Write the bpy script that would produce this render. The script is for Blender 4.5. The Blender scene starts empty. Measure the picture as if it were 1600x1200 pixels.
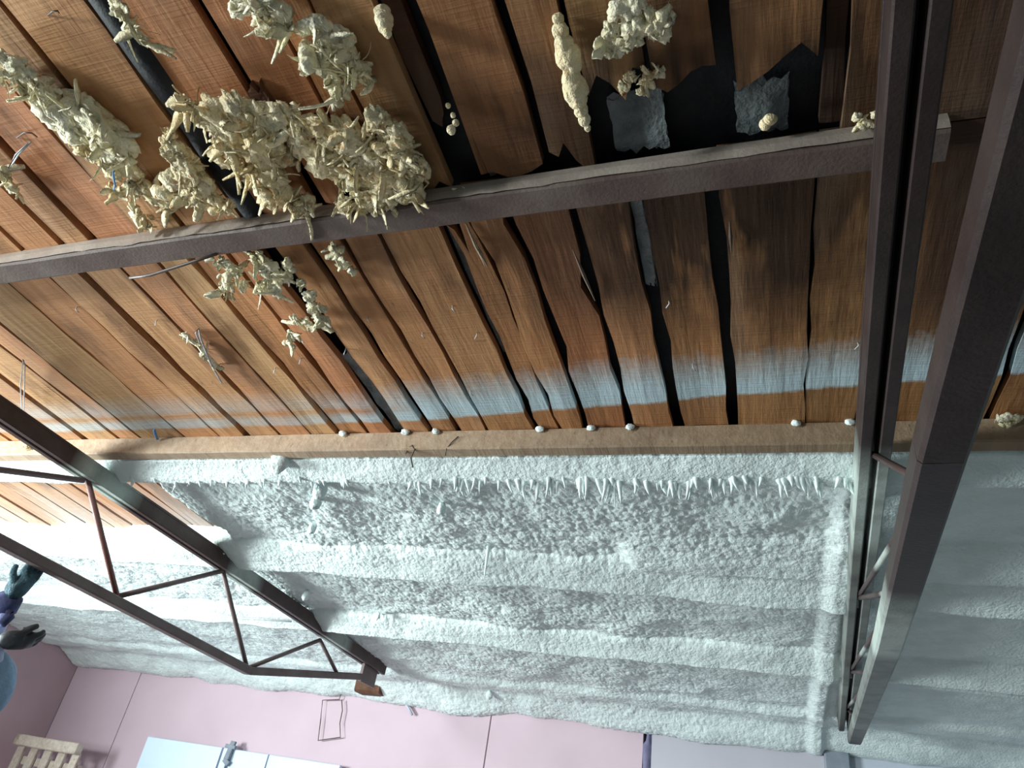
import bpy, bmesh, math, random
import numpy as np
from mathutils import Vector, Matrix, Quaternion

# ------------------------------------------------------------------ camera, world, lights, exposure
S = 1.25                      # metres per unit: the camera is 1.25 m under the roof boards
FPX = 1111.0
WM = np.array([[0.94539695, -0.04217925, -0.32318031],
               [0.29095074, 0.55607744, 0.77854065],
               [0.14687502, -0.83005951, 0.537986]])
SC = bpy.context.scene
COL = SC.collection
cam_d = bpy.data.cameras.new('camera'); cam = bpy.data.objects.new('camera', cam_d); COL.objects.link(cam)
R = Matrix(((WM[0, 0], -WM[0, 1], -WM[0, 2]), (WM[1, 0], -WM[1, 1], -WM[1, 2]), (WM[2, 0], -WM[2, 1], -WM[2, 2])))
cam.matrix_world = R.to_4x4()
cam_d.sensor_width = 36; cam_d.lens = FPX / 1600 * 36; cam_d.clip_start = 0.02
SC.camera = cam
w = bpy.data.worlds.new('World'); SC.world = w; w.use_nodes = True
w.node_tree.nodes['Background'].inputs[0].default_value = (0.64, 0.83, 0.89, 1)
w.node_tree.nodes['Background'].inputs[1].default_value = 0.27

def area(name, loc, target, size, energy, color):
    l = bpy.data.lights.new(name, 'AREA'); l.shape = 'RECTANGLE'; l.size = size[0]; l.size_y = size[1]
    l.energy = energy; l.color = color
    o = bpy.data.objects.new(name, l); COL.objects.link(o)
    o.location = Vector(loc) * S
    o.rotation_euler = (Vector(target) - Vector(loc)).to_track_quat('-Z', 'Y').to_euler()
    return o
area('doorway_daylight', (-3.0, -1.1, 0.44), (-1.5, 2.6, 0.80), (0.6, 0.4), 145, (0.93, 1.0, 0.98))
fill_lamp = area('foam_fill_light', (-4.4, 0.7, 0.1), (-0.3, 3.6, 0.6), (1.1, 0.9), 200, (0.88, 1.0, 0.99)); fill_lamp.data.spread = math.radians(120)  # added fill lamp brightening the foam from the left, no window built here
SC.view_settings.view_transform = 'Standard'; SC.view_settings.look = 'None'
SC.view_settings.gamma = 1; SC.view_settings.use_curve_mapping = False
SC.view_settings.exposure = 0.0

random.seed(7)
rng = np.random.default_rng(7)
def zr(Y): return 1.0017 - 0.0589 * Y
def ray(px, py): return WM @ np.array([px - 800.0, py - 600.0, FPX])
def at_y(px, py, Y):
    r = ray(px, py); r = r * Y / r[1]; return Vector(r)
def at_x(px, py, X):
    r = ray(px, py); r = r * X / r[0]; return Vector(r)
def at_roof(px, py, drop=0.0):
    r = ray(px, py); N = np.array([0, 0.0588, 0.9983]); r = r * (1 - drop) / (r @ N); return Vector(r)

# ------------------------------------------------------------------ noise
def _h(ix, iy, seed):
    n = (ix.astype(np.int64) * 374761393 + iy.astype(np.int64) * 668265263 + seed * 1442695041) & 0xffffffff
    n = ((n ^ (n >> 13)) * 1274126177) & 0xffffffff
    return ((n ^ (n >> 16)) & 0xffff) / 65535.0
def vn(x, y, seed=0):
    x = np.asarray(x, float); y = np.asarray(y, float)
    ix = np.floor(x); iy = np.floor(y); fx = x - ix; fy = y - iy
    fx = fx * fx * (3 - 2 * fx); fy = fy * fy * (3 - 2 * fy)
    a = _h(ix, iy, seed); b = _h(ix + 1, iy, seed); c = _h(ix, iy + 1, seed); d = _h(ix + 1, iy + 1, seed)
    return (a * (1 - fx) + b * fx) * (1 - fy) + (c * (1 - fx) + d * fx) * fy
def fbm(x, y, seed=0, o=4):
    s = 0; a = 0.5
    for i in range(o):
        s = s + a * vn(x, y, seed + i * 17); x = x * 2.03; y = y * 2.03; a *= 0.5
    return s
def bumps(x, y, seed=0):
    ix = np.floor(x); iy = np.floor(y); best = np.full(x.shape, 9.0)
    for dx in (-1, 0, 1):
        for dy in (-1, 0, 1):
            cx = ix + dx; cy = iy + dy
            px = cx + _h(cx, cy, seed); py = cy + _h(cx, cy, seed + 5)
            best = np.minimum(best, (px - x) ** 2 + (py - y) ** 2)
    return np.maximum(0, 1 - best * 1.4)

# ------------------------------------------------------------------ materials
def mat(name):
    m = bpy.data.materials.new(name); m.use_nodes = True
    nt = m.node_tree; b = nt.nodes['Principled BSDF']
    return m, nt, b
def N_(nt, t, **k):
    n = nt.nodes.new(t)
    for a, v in k.items(): setattr(n, a, v)
    return n
def ramp(nt, stops):
    r = nt.nodes.new('ShaderNodeValToRGB')
    e = r.color_ramp.elements
    while len(e) < len(stops): e.new(0.5)
    for i, (p, c) in enumerate(stops):
        e[i].position = p; e[i].color = (*c, 1) if len(c) == 3 else c
    return r
def posmap(nt, scale, loc=(0, 0, 0)):
    g = N_(nt, 'ShaderNodeNewGeometry'); mp = N_(nt, 'ShaderNodeMapping')
    mp.inputs['Scale'].default_value = scale; mp.inputs['Location'].default_value = loc
    nt.links.new(g.outputs['Position'], mp.inputs['Vector']); return mp
def math_(nt, op, a, b=None, c=None, clamp=False):
    n = N_(nt, 'ShaderNodeMath', operation=op); n.use_clamp = clamp
    for i, v in enumerate((a, b, c)):
        if v is None: continue
        if isinstance(v, (int, float)): n.inputs[i].default_value = v
        else: nt.links.new(v, n.inputs[i])
    return n.outputs[0]
def mixc(nt, fac, a, b, mode='MIX'):
    n = N_(nt, 'ShaderNodeMix', data_type='RGBA', blend_type=mode)
    for s, v in ((n.inputs[0], fac), (n.inputs[6], a), (n.inputs[7], b)):
        if isinstance(v, (int, float)): s.default_value = v
        elif isinstance(v, tuple): s.default_value = (*v, 1)
        else: nt.links.new(v, s)
    return n.outputs[2]
def noise(nt, vec, scale, detail=3, rough=0.55):
    n = N_(nt, 'ShaderNodeTexNoise'); n.inputs['Scale'].default_value = scale
    n.inputs['Detail'].default_value = detail; n.inputs['Roughness'].default_value = rough
    if vec is not None: nt.links.new(vec, n.inputs['Vector'])
    return n.outputs['Fac']
def bump(nt, b, h, strength, dist):
    n = N_(nt, 'ShaderNodeBump'); n.inputs['Strength'].default_value = strength; n.inputs['Distance'].default_value = dist
    nt.links.new(h, n.inputs['Height']); nt.links.new(n.outputs[0], b.inputs['Normal'])

def wood_mat(name, tones, overspray=True, stain=0.5, dirt=0.0):
    m, nt, b = mat(name)
    oi = N_(nt, 'ShaderNodeObjectInfo')
    g = N_(nt, 'ShaderNodeNewGeometry')
    off = N_(nt, 'ShaderNodeVectorMath', operation='SCALE'); off.inputs[0].default_value = (7, 13, 3)
    nt.links.new(oi.outputs['Random'], off.inputs['Scale'])
    add = N_(nt, 'ShaderNodeVectorMath', operation='ADD')
    nt.links.new(g.outputs['Position'], add.inputs[0]); nt.links.new(off.outputs[0], add.inputs[1])
    def mp(sc):
        q = N_(nt, 'ShaderNodeMapping'); q.inputs['Scale'].default_value = sc
        nt.links.new(add.outputs[0], q.inputs['Vector']); return q.outputs[0]
    grain = noise(nt, mp((34, 2.0, 34)), 1.0, 6, 0.65)
    saw = noise(nt, mp((6, 190, 20)), 1.0, 2, 0.5)
    blot = noise(nt, mp((5, 2.2, 5)), 1.0, 4, 0.6)
    r1 = ramp(nt, tones); nt.links.new(oi.outputs['Random'], r1.inputs[0])
    c = mixc(nt, math_(nt, 'MULTIPLY_ADD', grain, 2.6, -1.0, True), mixc(nt, 0.42, r1.outputs[0], (0.45, 0.26, 0.16), 'MULTIPLY'), r1.outputs[0])
    c = mixc(nt, math_(nt, 'MULTIPLY_ADD', saw, 1.0, -0.35, True), c, mixc(nt, 0.5, c, (0.9, 0.8, 0.62), 'SOFT_LIGHT'))
    tc = N_(nt, 'ShaderNodeTexCoord'); sg = N_(nt, 'ShaderNodeSeparateXYZ'); nt.links.new(tc.outputs['Generated'], sg.inputs[0])
    ed = math_(nt, 'MULTIPLY', math_(nt, 'ABSOLUTE', math_(nt, 'SUBTRACT', sg.outputs[0], 0.5)), 2.0)
    ed = math_(nt, 'ADD', ed, math_(nt, 'MULTIPLY_ADD', noise(nt, mp((7, 2.5, 7)), 1.0, 4), 0.9, -0.52))
    c = mixc(nt, math_(nt, 'MULTIPLY', math_(nt, 'MULTIPLY_ADD', ed, 3.5, -2.7, True), 0.6), c, (0.18, 0.075, 0.038))
    crk = noise(nt, mp((60, 1.6, 30)), 1.0, 3, 0.6)
    c = mixc(nt, math_(nt, 'MULTIPLY', math_(nt, 'MULTIPLY_ADD', crk, 9.0, -5.9, True), 0.75), c, (0.07, 0.03, 0.018))
    spk = noise(nt, mp((45, 30, 45)), 1.0, 2, 0.5)
    c = mixc(nt, math_(nt, 'MULTIPLY', math_(nt, 'MULTIPLY_ADD', spk, 8.0, -5.4, True), 0.5), c, (0.12, 0.05, 0.03))
    # water stains, dark and soft-edged
    st = ramp(nt, [(0.53, (0, 0, 0)), (0.66, (1, 1, 1))]); nt.links.new(blot, st.inputs[0])
    c = mixc(nt, math_(nt, 'MULTIPLY', st.outputs[0], stain), c, (0.075, 0.032, 0.018))
    # rot next to the steel purlin, spreading along the grain on the wet side
    sep = N_(nt, 'ShaderNodeSeparateXYZ'); nt.links.new(g.outputs['Position'], sep.inputs[0])
    X = sep.outputs[0]; Y = sep.outputs[1]
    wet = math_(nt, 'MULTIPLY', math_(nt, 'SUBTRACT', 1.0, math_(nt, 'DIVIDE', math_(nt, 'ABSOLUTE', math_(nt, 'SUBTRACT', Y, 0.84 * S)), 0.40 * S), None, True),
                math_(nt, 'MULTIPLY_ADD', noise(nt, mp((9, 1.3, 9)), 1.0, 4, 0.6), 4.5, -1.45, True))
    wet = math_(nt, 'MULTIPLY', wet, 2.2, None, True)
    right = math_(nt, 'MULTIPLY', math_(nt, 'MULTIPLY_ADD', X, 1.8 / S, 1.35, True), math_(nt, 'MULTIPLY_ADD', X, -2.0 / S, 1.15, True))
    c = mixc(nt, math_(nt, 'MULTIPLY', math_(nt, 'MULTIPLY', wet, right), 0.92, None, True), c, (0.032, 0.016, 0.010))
    xdark = math_(nt, 'MULTIPLY', math_(nt, 'MULTIPLY_ADD', X, 0.8 / S, 0.86, True), math_(nt, 'MULTIPLY_ADD', noise(nt, mp((1.6, .5, 1.6)), 1.0, 3), 1.2, 0.25, True))  # boards turn darker and browner towards the right, broken up by noise
    c = mixc(nt, math_(nt, 'MULTIPLY', xdark, 0.78), c, mixc(nt, 1.0, c, (0.40, 0.36, 0.26), 'MULTIPLY'))
    dark_end = math_(nt, 'MULTIPLY', math_(nt, 'MULTIPLY_ADD', X, 9.0 / S, -1.75, True), math_(nt, 'MULTIPLY_ADD', Y, -3.0, 5.2, True))  # boards right of the near truss blend to near-black brown
    c = mixc(nt, math_(nt, 'MULTIPLY', dark_end, 0.85), c, (0.045, 0.022, 0.016))
    # grey weathering
    c = mixc(nt, math_(nt, 'MULTIPLY_ADD', noise(nt, mp((3, 0.9, 3)), 1.7, 3), 2.2, -1.22, True), c, (0.26, 0.18, 0.125))
    if dirt: c = mixc(nt, dirt, c, (0.20, 0.17, 0.145))
    rough = 0.72
    if overspray:
        wob = noise(nt, posmap(nt, (2.2, 0.3, 0)).outputs[0], 1.0, 2)
        rag = noise(nt, posmap(nt, (40, 40, 0)).outputs[0], 1.0, 3)
        # lower edge follows 1.47..1.49..1.41 (units of S)
        e = math_(nt, 'MULTIPLY_ADD', math_(nt, 'MAXIMUM', math_(nt, 'ADD', X, 0.95 * S), 0.0), -0.075, 1.487 * S)
        e = math_(nt, 'ADD', e, math_(nt, 'MULTIPLY_ADD', wob, 0.03, -0.015))
        e = math_(nt, 'ADD', e, math_(nt, 'MULTIPLY_ADD', rag, 0.02, -0.01))
        d = math_(nt, 'SUBTRACT', e, Y)
        low = math_(nt, 'DIVIDE', d, 0.014, None, True)
        up = math_(nt, 'DIVIDE', math_(nt, 'SUBTRACT', math_(nt, 'MULTIPLY_ADD', rag, 0.10, math_(nt, 'MULTIPLY_ADD', wob, 0.16, 0.085)), d), 0.15, None, True)
        mk = math_(nt, 'MULTIPLY', low, up)
        # left of the middle the film is double: a bare stripe runs through it
        sb = math_(nt, 'ABSOLUTE', math_(nt, 'SUBTRACT', d, math_(nt, 'MULTIPLY_ADD', wob, 0.05, 0.055)))
        stripe = math_(nt, 'MULTIPLY', math_(nt, 'SUBTRACT', 1.0, math_(nt, 'DIVIDE', sb, 0.036), None, True), math_(nt, 'MULTIPLY_ADD', X, -3.2, -3.2, True))
        mk = math_(nt, 'MULTIPLY', mk, math_(nt, 'SUBTRACT', 1.0, stripe, None, True))
        patch = math_(nt, 'MULTIPLY_ADD', noise(nt, posmap(nt, (3.1, 2, 0), (4, 1, 0)).outputs[0], 1.0, 3), 2.6, -0.2, True)
        leftfade = math_(nt, 'MULTIPLY', math_(nt, 'MULTIPLY_ADD', X, 0.8, 3.1, True), math_(nt, 'MULTIPLY_ADD', math_(nt, 'MULTIPLY_ADD', X, 2.5, 3.6, True), 0.42, 0.58))
        mk = math_(nt, 'MULTIPLY', math_(nt, 'MULTIPLY', mk, patch), leftfade)
        # second dusting on the boards beyond the timber purlin
        d2 = math_(nt, 'SUBTRACT', 1.0, math_(nt, 'DIVIDE', math_(nt, 'ABSOLUTE', math_(nt, 'SUBTRACT', Y, 2.12 * S)), 0.62), None, True)
        d2 = math_(nt, 'MULTIPLY', math_(nt, 'MULTIPLY', d2, 0.5), math_(nt, 'MULTIPLY_ADD', noise(nt, posmap(nt, (2.5, 1.5, 0)).outputs[0], 1.0, 2), 2.2, -0.45, True))
        mk = math_(nt, 'MAXIMUM', mk, d2)
        c = mixc(nt, math_(nt, 'MULTIPLY', mk, 0.95, None, True), c, (0.50, 0.64, 0.70))
    nt.links.new(c, b.inputs['Base Color']); b.inputs['Roughness'].default_value = rough
    b.inputs['Specular IOR Level'].default_value = 0.25
    hh = math_(nt, 'ADD', math_(nt, 'MULTIPLY', grain, 0.7), math_(nt, 'MULTIPLY', saw, 0.3))
    bump(nt, b, hh, 0.7, 0.008)
    return m
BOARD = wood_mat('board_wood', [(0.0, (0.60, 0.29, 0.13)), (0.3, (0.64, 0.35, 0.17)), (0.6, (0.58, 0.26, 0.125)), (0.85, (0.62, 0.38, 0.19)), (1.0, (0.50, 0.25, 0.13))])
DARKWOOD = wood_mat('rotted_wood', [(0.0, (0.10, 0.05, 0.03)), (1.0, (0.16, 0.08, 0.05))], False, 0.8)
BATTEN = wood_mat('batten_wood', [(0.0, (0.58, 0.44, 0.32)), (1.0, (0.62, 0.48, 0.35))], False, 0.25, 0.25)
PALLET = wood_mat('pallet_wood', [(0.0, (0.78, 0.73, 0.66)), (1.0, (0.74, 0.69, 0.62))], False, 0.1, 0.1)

def foam_mat(name, c1, c2, sc=60, bs=0.6, sss=0.0, rough=0.7, c3=None):
    m, nt, b = mat(name)
    mp = posmap(nt, (1, 1, 1)).outputs[0]
    n1 = noise(nt, mp, sc * 0.12, 4); n2 = noise(nt, mp, sc, 3)
    r = ramp(nt, [(0.35, c1), (0.65, c2)]); nt.links.new(n1, r.inputs[0])
    c = r.outputs[0]
    if c3:
        r3 = ramp(nt, [(0.58, (0, 0, 0)), (0.70, (1, 1, 1))]); nt.links.new(noise(nt, mp, sc * 0.35, 4), r3.inputs[0])
        c = mixc(nt, math_(nt, 'MULTIPLY', r3.outputs[0], 0.8), c, c3)
    nt.links.new(c, b.inputs['Base Color']); b.inputs['Roughness'].default_value = rough
    b.inputs['Subsurface Weight'].default_value = sss; b.inputs['Subsurface Radius'].default_value = (0.02, 0.02, 0.015)
    bump(nt, b, n2, bs, 0.012)
    return m
FOAM = foam_mat('white_spray_foam', (0.68, 0.77, 0.77), (0.77, 0.87, 0.87), 75, 0.55)
DRIP = foam_mat('white_foam_drip', (0.74, 0.84, 0.84), (0.80, 0.90, 0.90), 60, 0.3)
OLD = foam_mat('yellowed_foam', (0.86, 0.70, 0.42), (0.93, 0.84, 0.60), 110, 0.8, 0.15, 0.9, (0.60, 0.32, 0.12))
WHITISH = foam_mat('pale_torn_foam', (0.84, 0.76, 0.50), (0.92, 0.87, 0.68), 110, 0.7, 0.15, 0.9, (0.60, 0.50, 0.33))

def steel_mat(name, c1, c2, dust, dustcol, bands=None):
    m, nt, b = mat(name)
    g = N_(nt, 'ShaderNodeNewGeometry'); sep = N_(nt, 'ShaderNodeSeparateXYZ'); nt.links.new(g.outputs['Position'], sep.inputs[0])
    mp = posmap(nt, (1, 1, 1)).outputs[0]
    r = ramp(nt, [(0.3, c1), (0.7, c2)]); nt.links.new(noise(nt, mp, 14, 4), r.inputs[0]); c = r.outputs[0]
    n = noise(nt, mp, 5, 5)
    k = math_(nt, 'MULTIPLY', math_(nt, 'MULTIPLY_ADD', n, 3.0, -1.15, True), dust)
    c = mixc(nt, k, c, dustcol)
    if bands:
        mk = None
        for y0, hw, amt in bands:
            q = math_(nt, 'SUBTRACT', 1.0, math_(nt, 'DIVIDE', math_(nt, 'ABSOLUTE', math_(nt, 'SUBTRACT', sep.outputs[1], y0 * S)), hw * S), None, True)
            q = math_(nt, 'MULTIPLY', math_(nt, 'MULTIPLY', q, 2.0, None, True), amt)
            mk = q if mk is None else math_(nt, 'MAXIMUM', mk, q)
        mk = math_(nt, 'MULTIPLY', mk, math_(nt, 'MULTIPLY_ADD', noise(nt, mp, 9, 3), 1.6, 0.1, True))
        c = mixc(nt, mk, c, (0.46, 0.53, 0.49))
    nt.links.new(c, b.inputs['Base Color']); b.inputs['Roughness'].default_value = 0.5
    b.inputs['Specular IOR Level'].default_value = 0.35
    bump(nt, b, noise(nt, mp, 120, 3), 0.25, 0.004)
    return m
PRIMER = steel_mat('brown_primer_steel', (0.040, 0.022, 0.020), (0.060, 0.034, 0.031), 0.2, (0.20, 0.17, 0.16), [(1.62, 0.16, 1.0), (2.42, 0.13, 0.95), (3.25, 0.14, 0.7)])
CHORD = steel_mat('greyish_brown_chord', (0.105, 0.070, 0.070), (0.14, 0.098, 0.098), 0.25, (0.25, 0.22, 0.22))
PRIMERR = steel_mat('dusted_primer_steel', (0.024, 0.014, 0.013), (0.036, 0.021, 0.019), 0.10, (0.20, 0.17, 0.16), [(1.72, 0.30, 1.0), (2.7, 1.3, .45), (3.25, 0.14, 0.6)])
PURLIN = steel_mat('purlin_steel', (0.085, 0.054, 0.048), (0.12, 0.078, 0.068), 0.4, (0.27, 0.23, 0.20))
DUSTY = steel_mat('dusty_purlin_face', (0.34, 0.29, 0.25), (0.44, 0.38, 0.33), 0.45, (0.13, 0.09, 0.08))
RODRED = steel_mat('red_brown_rod', (0.17, 0.06, 0.05), (0.20, 0.09, 0.08), 0.2, (0.3, 0.27, 0.27))
POST = steel_mat('bluish_steel', (0.14, 0.17, 0.21), (0.19, 0.22, 0.27), 0.4, (0.38, 0.42, 0.46))

def plain(name, col, rough=0.7, sc=20, var=0.12, bs=0.15, spec=0.3):
    m, nt, b = mat(name); mp = posmap(nt, (1, 1, 1)).outputs[0]
    a = tuple(x * (1 - var) for x in col); z = tuple(min(1, x * (1 + var)) for x in col)
    r = ramp(nt, [(0.3, a), (0.7, z)]); nt.links.new(noise(nt, mp, sc, 4), r.inputs[0])
    nt.links.new(r.outputs[0], b.inputs['Base Color']); b.inputs['Roughness'].default_value = rough
    b.inputs['Specular IOR Level'].default_value = spec
    if bs: bump(nt, b, noise(nt, mp, sc * 4, 3), bs, 0.01)
    return m
FELT = plain('black_roofing_felt', (0.012, 0.013, 0.018), 0.6, 30, 0.3, 0.2)
GREYFELT = plain('grey_membrane', (0.15, 0.17, 0.18), 0.45, 16, 0.45, 0.7)
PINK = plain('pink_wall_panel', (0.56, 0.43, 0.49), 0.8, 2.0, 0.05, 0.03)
PINKSHADE = plain('shaded_pink_side_wall', (0.46, 0.33, 0.36), 0.85, 2.0, 0.06, 0.05)  # pink darkened in the colour for the grazing light on the side wall
MAUVE = plain('mauve_wall_panel', (0.47, 0.45, 0.51), 0.8, 2.0, 0.05, 0.03)
LILAC = plain('lilac_wall_panel', (0.46, 0.50, 0.58), 0.8, 2.0, 0.05, 0.03)
WHITEB = plain('pale_blue_board', (0.60, 0.72, 0.86), 0.5, 3, 0.05, 0.0)
FLOORM = plain('concrete', (0.32, 0.31, 0.30), 0.9, 8, 0.2, 0.3)
WIRE = plain('dark_wire', (0.09, 0.06, 0.05), 0.45, 40, 0.3, 0.0, 0.6)
SILVER = plain('galvanised_wire', (0.45, 0.45, 0.47), 0.35, 40, 0.2, 0.0, 0.7)
BLUE = plain('blue_twine', (0.12, 0.30, 0.62), 0.6, 40, 0.1, 0.0)
RAG = plain('dark_seam_cloth', (0.17, 0.16, 0.26), 0.9, 20, 0.2, 0.3)
GLOVE = plain('teal_glove', (0.06, 0.12, 0.15), 0.85, 26, 0.55, 0.8)
COVER = plain('pale_blue_coverall', (0.42, 0.50, 0.72), 0.8, 14, 0.15, 0.5)
NAVY = plain('navy_cuff', (0.05, 0.06, 0.14), 0.8, 20, 0.2, 0.3)
GUN = plain('dark_grey_rubber', (0.035, 0.038, 0.045), 0.55, 20, 0.25, 0.2)
HOOD = plain('blue_hood', (0.19, 0.30, 0.44), 0.75, 12, 0.25, 0.5)
SKIN = plain('skin', (0.42, 0.24, 0.17), 0.6, 20, 0.08, 0.1)
EYE = plain('eye_white', (0.75, 0.73, 0.70), 0.3, 20, 0.03, 0.0)

# ------------------------------------------------------------------ object helpers
def link(name, me, m=None, parent=None, smooth=False):
    o = bpy.data.objects.new(name, me); COL.objects.link(o)
    if m: me.materials.append(m)
    if parent: o.parent = parent
    if smooth: me.polygons.foreach_set('use_smooth', [True] * len(me.polygons))
    return o
def mesh(name, V, F, m=None, parent=None, smooth=False):
    me = bpy.data.meshes.new(name); me.from_pydata([tuple(Vector(v) * S) for v in V], [], F); me.update()
    return link(name, me, m, parent, smooth)
def tag(o, label=None, cat=None, group=None, kind=None):
    if label: o['label'] = label
    if cat: o['category'] = cat
    if group: o['group'] = group
    if kind: o['kind'] = kind
    return o
def empty(name, loc=(0, 0, 0)):
    o = bpy.data.objects.new(name, None); COL.objects.link(o); o.empty_display_size = 0.05
    return o
def beam_geo(a, b, w, h, up=(0, 0, 1), n=1, wob=0.0, bev=0.12):
    """bevelled rectangular bar from a to b; w across, h along up"""
    a = Vector(a); b = Vector(b); d = (b - a).normalized(); up = Vector(up)
    side = d.cross(up).normalized(); up = side.cross(d).normalized()
    c = min(w, h) * bev
    prof = [(-w/2 + c, -h/2), (w/2 - c, -h/2), (w/2, -h/2 + c), (w/2, h/2 - c), (w/2 - c, h/2), (-w/2 + c, h/2), (-w/2, h/2 - c), (-w/2, -h/2 + c)]
    V = []; F = []
    for i in range(n + 1):
        p = a.lerp(b, i / n)
        if wob: p = p + up * random.uniform(-wob, wob) + side * random.uniform(-wob, wob)
        for x, y in prof: V.append(p + side * x + up * y)
    for i in range(n):
        for j in range(8):
            k = (j + 1) % 8; F.append((i*8 + j, i*8 + k, i*8 + 8 + k, i*8 + 8 + j))
    F.append(tuple(range(7, -1, -1))); F.append(tuple(n*8 + j for j in range(8)))
    return V, F
def beam(name, a, b, w, h, m, parent=None, up=(0, 0, 1), n=1, wob=0.0, bev=0.12):
    V, F = beam_geo(a, b, w, h, up, n, wob, bev); return mesh(name, V, F, m, parent)
def merge(parts):
    V = []; F = []
    for v, f in parts:
        o = len(V); V += list(v); F += [tuple(i + o for i in q) for q in f]
    return V, F
def tube_geo(pts, r, seg=8, r1=None):
    pts = [Vector(p) for p in pts]; V = []; F = []; n = len(pts)
    ref = Vector((0.31, 0.2, 0.93)).normalized()
    for i, p in enumerate(pts):
        d = (pts[min(i + 1, n - 1)] - pts[max(i - 1, 0)]).normalized()
        s = d.cross(ref).normalized(); u = s.cross(d)
        rr = (r[i] if isinstance(r, (list, tuple)) else (r if r1 is None else r + (r1 - r) * i / (n - 1)))
        for j in range(seg):
            a = 2 * math.pi * j / seg; V.append(p + (s * math.cos(a) + u * math.sin(a)) * rr)
    for i in range(n - 1):
        for j in range(seg):
            k = (j + 1) % seg; F.append((i*seg + j, i*seg + k, (i+1)*seg + k, (i+1)*seg + j))
    F.append(tuple(range(seg - 1, -1, -1))); F.append(tuple((n-1)*seg + j for j in range(seg)))
    return V, F
def tube(name, pts, r, m, parent=None, seg=8, r1=None):
    V, F = tube_geo(pts, r, seg, r1); return mesh(name, V, F, m, parent, True)

# ------------------------------------------------------------------ setting: roof membrane, boards
def roofslab(name, x0, x1, y0, y1, t0, t1, m):
    V = [(x, y, zr(y) + t) for t in (t0, t1) for (x, y) in ((x0, y0), (x1, y0), (x1, y1), (x0, y1))]
    return mesh(name, V, [(0, 3, 2, 1), (4, 5, 6, 7), (0, 1, 5, 4), (1, 2, 6, 5), (2, 3, 7, 6), (3, 0, 4, 7)], m)
ceiling = tag(roofslab('ceiling', -5.1, 4.0, -2.5, 4.6, 0.045, 0.06, FELT), 'black felt behind the timber roof boards', kind='structure')

def board(x0, x1, y0, y1, m=BOARD, rec=0.0, j0=0.0, j1=0.0, name='board', wob=0.004, skew=0.0):
    nx = 5 if (j0 or j1) else 2; ny = 9
    V = []; F = []; sd = random.randint(0, 9999)
    ea = [random.uniform(-wob, wob) for _ in range(ny + 1)]; eb = [random.uniform(-wob, wob) for _ in range(ny + 1)]
    ja = [random.uniform(0, j0) for _ in range(nx + 1)]; jb = [random.uniform(0, j1) for _ in range(nx + 1)]
    cup = random.uniform(-0.002, 0.003); tl = random.uniform(-0.0025, 0.0025)
    for s in (0, 1):
        for i in range(ny + 1):
            for j in range(nx + 1):
                u = j / nx; t = i / ny
                y = (y0 + ja[j]) * (1 - t) + (y1 - jb[j]) * t
                x = x0 + ea[i] + (x1 + eb[i] - x0 - ea[i]) * u + skew * (t - .5)
                dz = rec + s * 0.018 + cup * (1 - abs(2*u - 1)) + tl * (u - .5)
                V.append((x, y, zr(y) + dz))
    M = (ny + 1) * (nx + 1)
    for i in range(ny):
        for j in range(nx):
            a = i*(nx+1) + j; b = a + 1; c = a + nx + 2; d = a + nx + 1
            F.append((a, d, c, b)); F.append((a + M, b + M, c + M, d + M))
    for i in range(ny):
        a = i*(nx+1); d = a + nx + 1; F.append((a, a + M, d + M, d)); a += nx; d += nx; F.append((a, d, d + M, a + M))
    for j in range(nx):
        F.append((j, j+1, j+1+M, j+M)); a = ny*(nx+1) + j; F.append((a, a+M, a+1+M, a+1))
    return mesh(name, V, F, m, ceiling)
def strip(gaps, y0, y1, special={}):
    for k in range(len(gaps) - 1):
        (a, wa), (b, wb) = gaps[k], gaps[k + 1]
        sp = special.get(k, {})
        if sp.get('skip'): continue
        board(a + wa/2, b - wb/2, y0 + random.uniform(-.01, .0), y1, **sp)
def fill(a, b, st=0.135):
    out = []; x = a
    while x < b - 0.06: out.append((x, random.uniform(.006, .016))); x += st * random.uniform(.85, 1.15)
    return out
# strip between the steel purlin and the timber purlin
GB = fill(-5.0, -3.05) + [(-2.90, .012), (-2.76, .01), (-2.62, .012), (-2.46, .014), (-2.29, .012), (-2.115, .028), (-1.97, .010), (-1.875, .008), (-1.70, .010), (-1.565, .008), (-1.462, .026),
      (-1.342, .012), (-1.235, .009), (-1.142, .020), (-1.045, .012), (-.947, .046), (-.847, .020), (-.766, .012), (-.682, .012), (-.545, .022), (-.482, .006),
      (-.408, .022), (-.298, .020), (-.182, .030), (-.052, .024), (.105, .005), (.213, .010), (.34, .01), (.47, .015), (.62, .01), (.77, .01), (.91, .012), (1.06, .01), (1.2, .012), (1.35, .01), (1.5, .01)]
iB = {g[0]: i for i, g in enumerate(GB)}
strip(GB, 0.775, 1.56, {iB[-1.045]: dict(m=BOARD, wob=.006), iB[-.545]: dict(j0=.16, wob=.006), iB[-.482]: dict(wob=.010), iB[-.408]: dict(wob=.012)})
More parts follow.
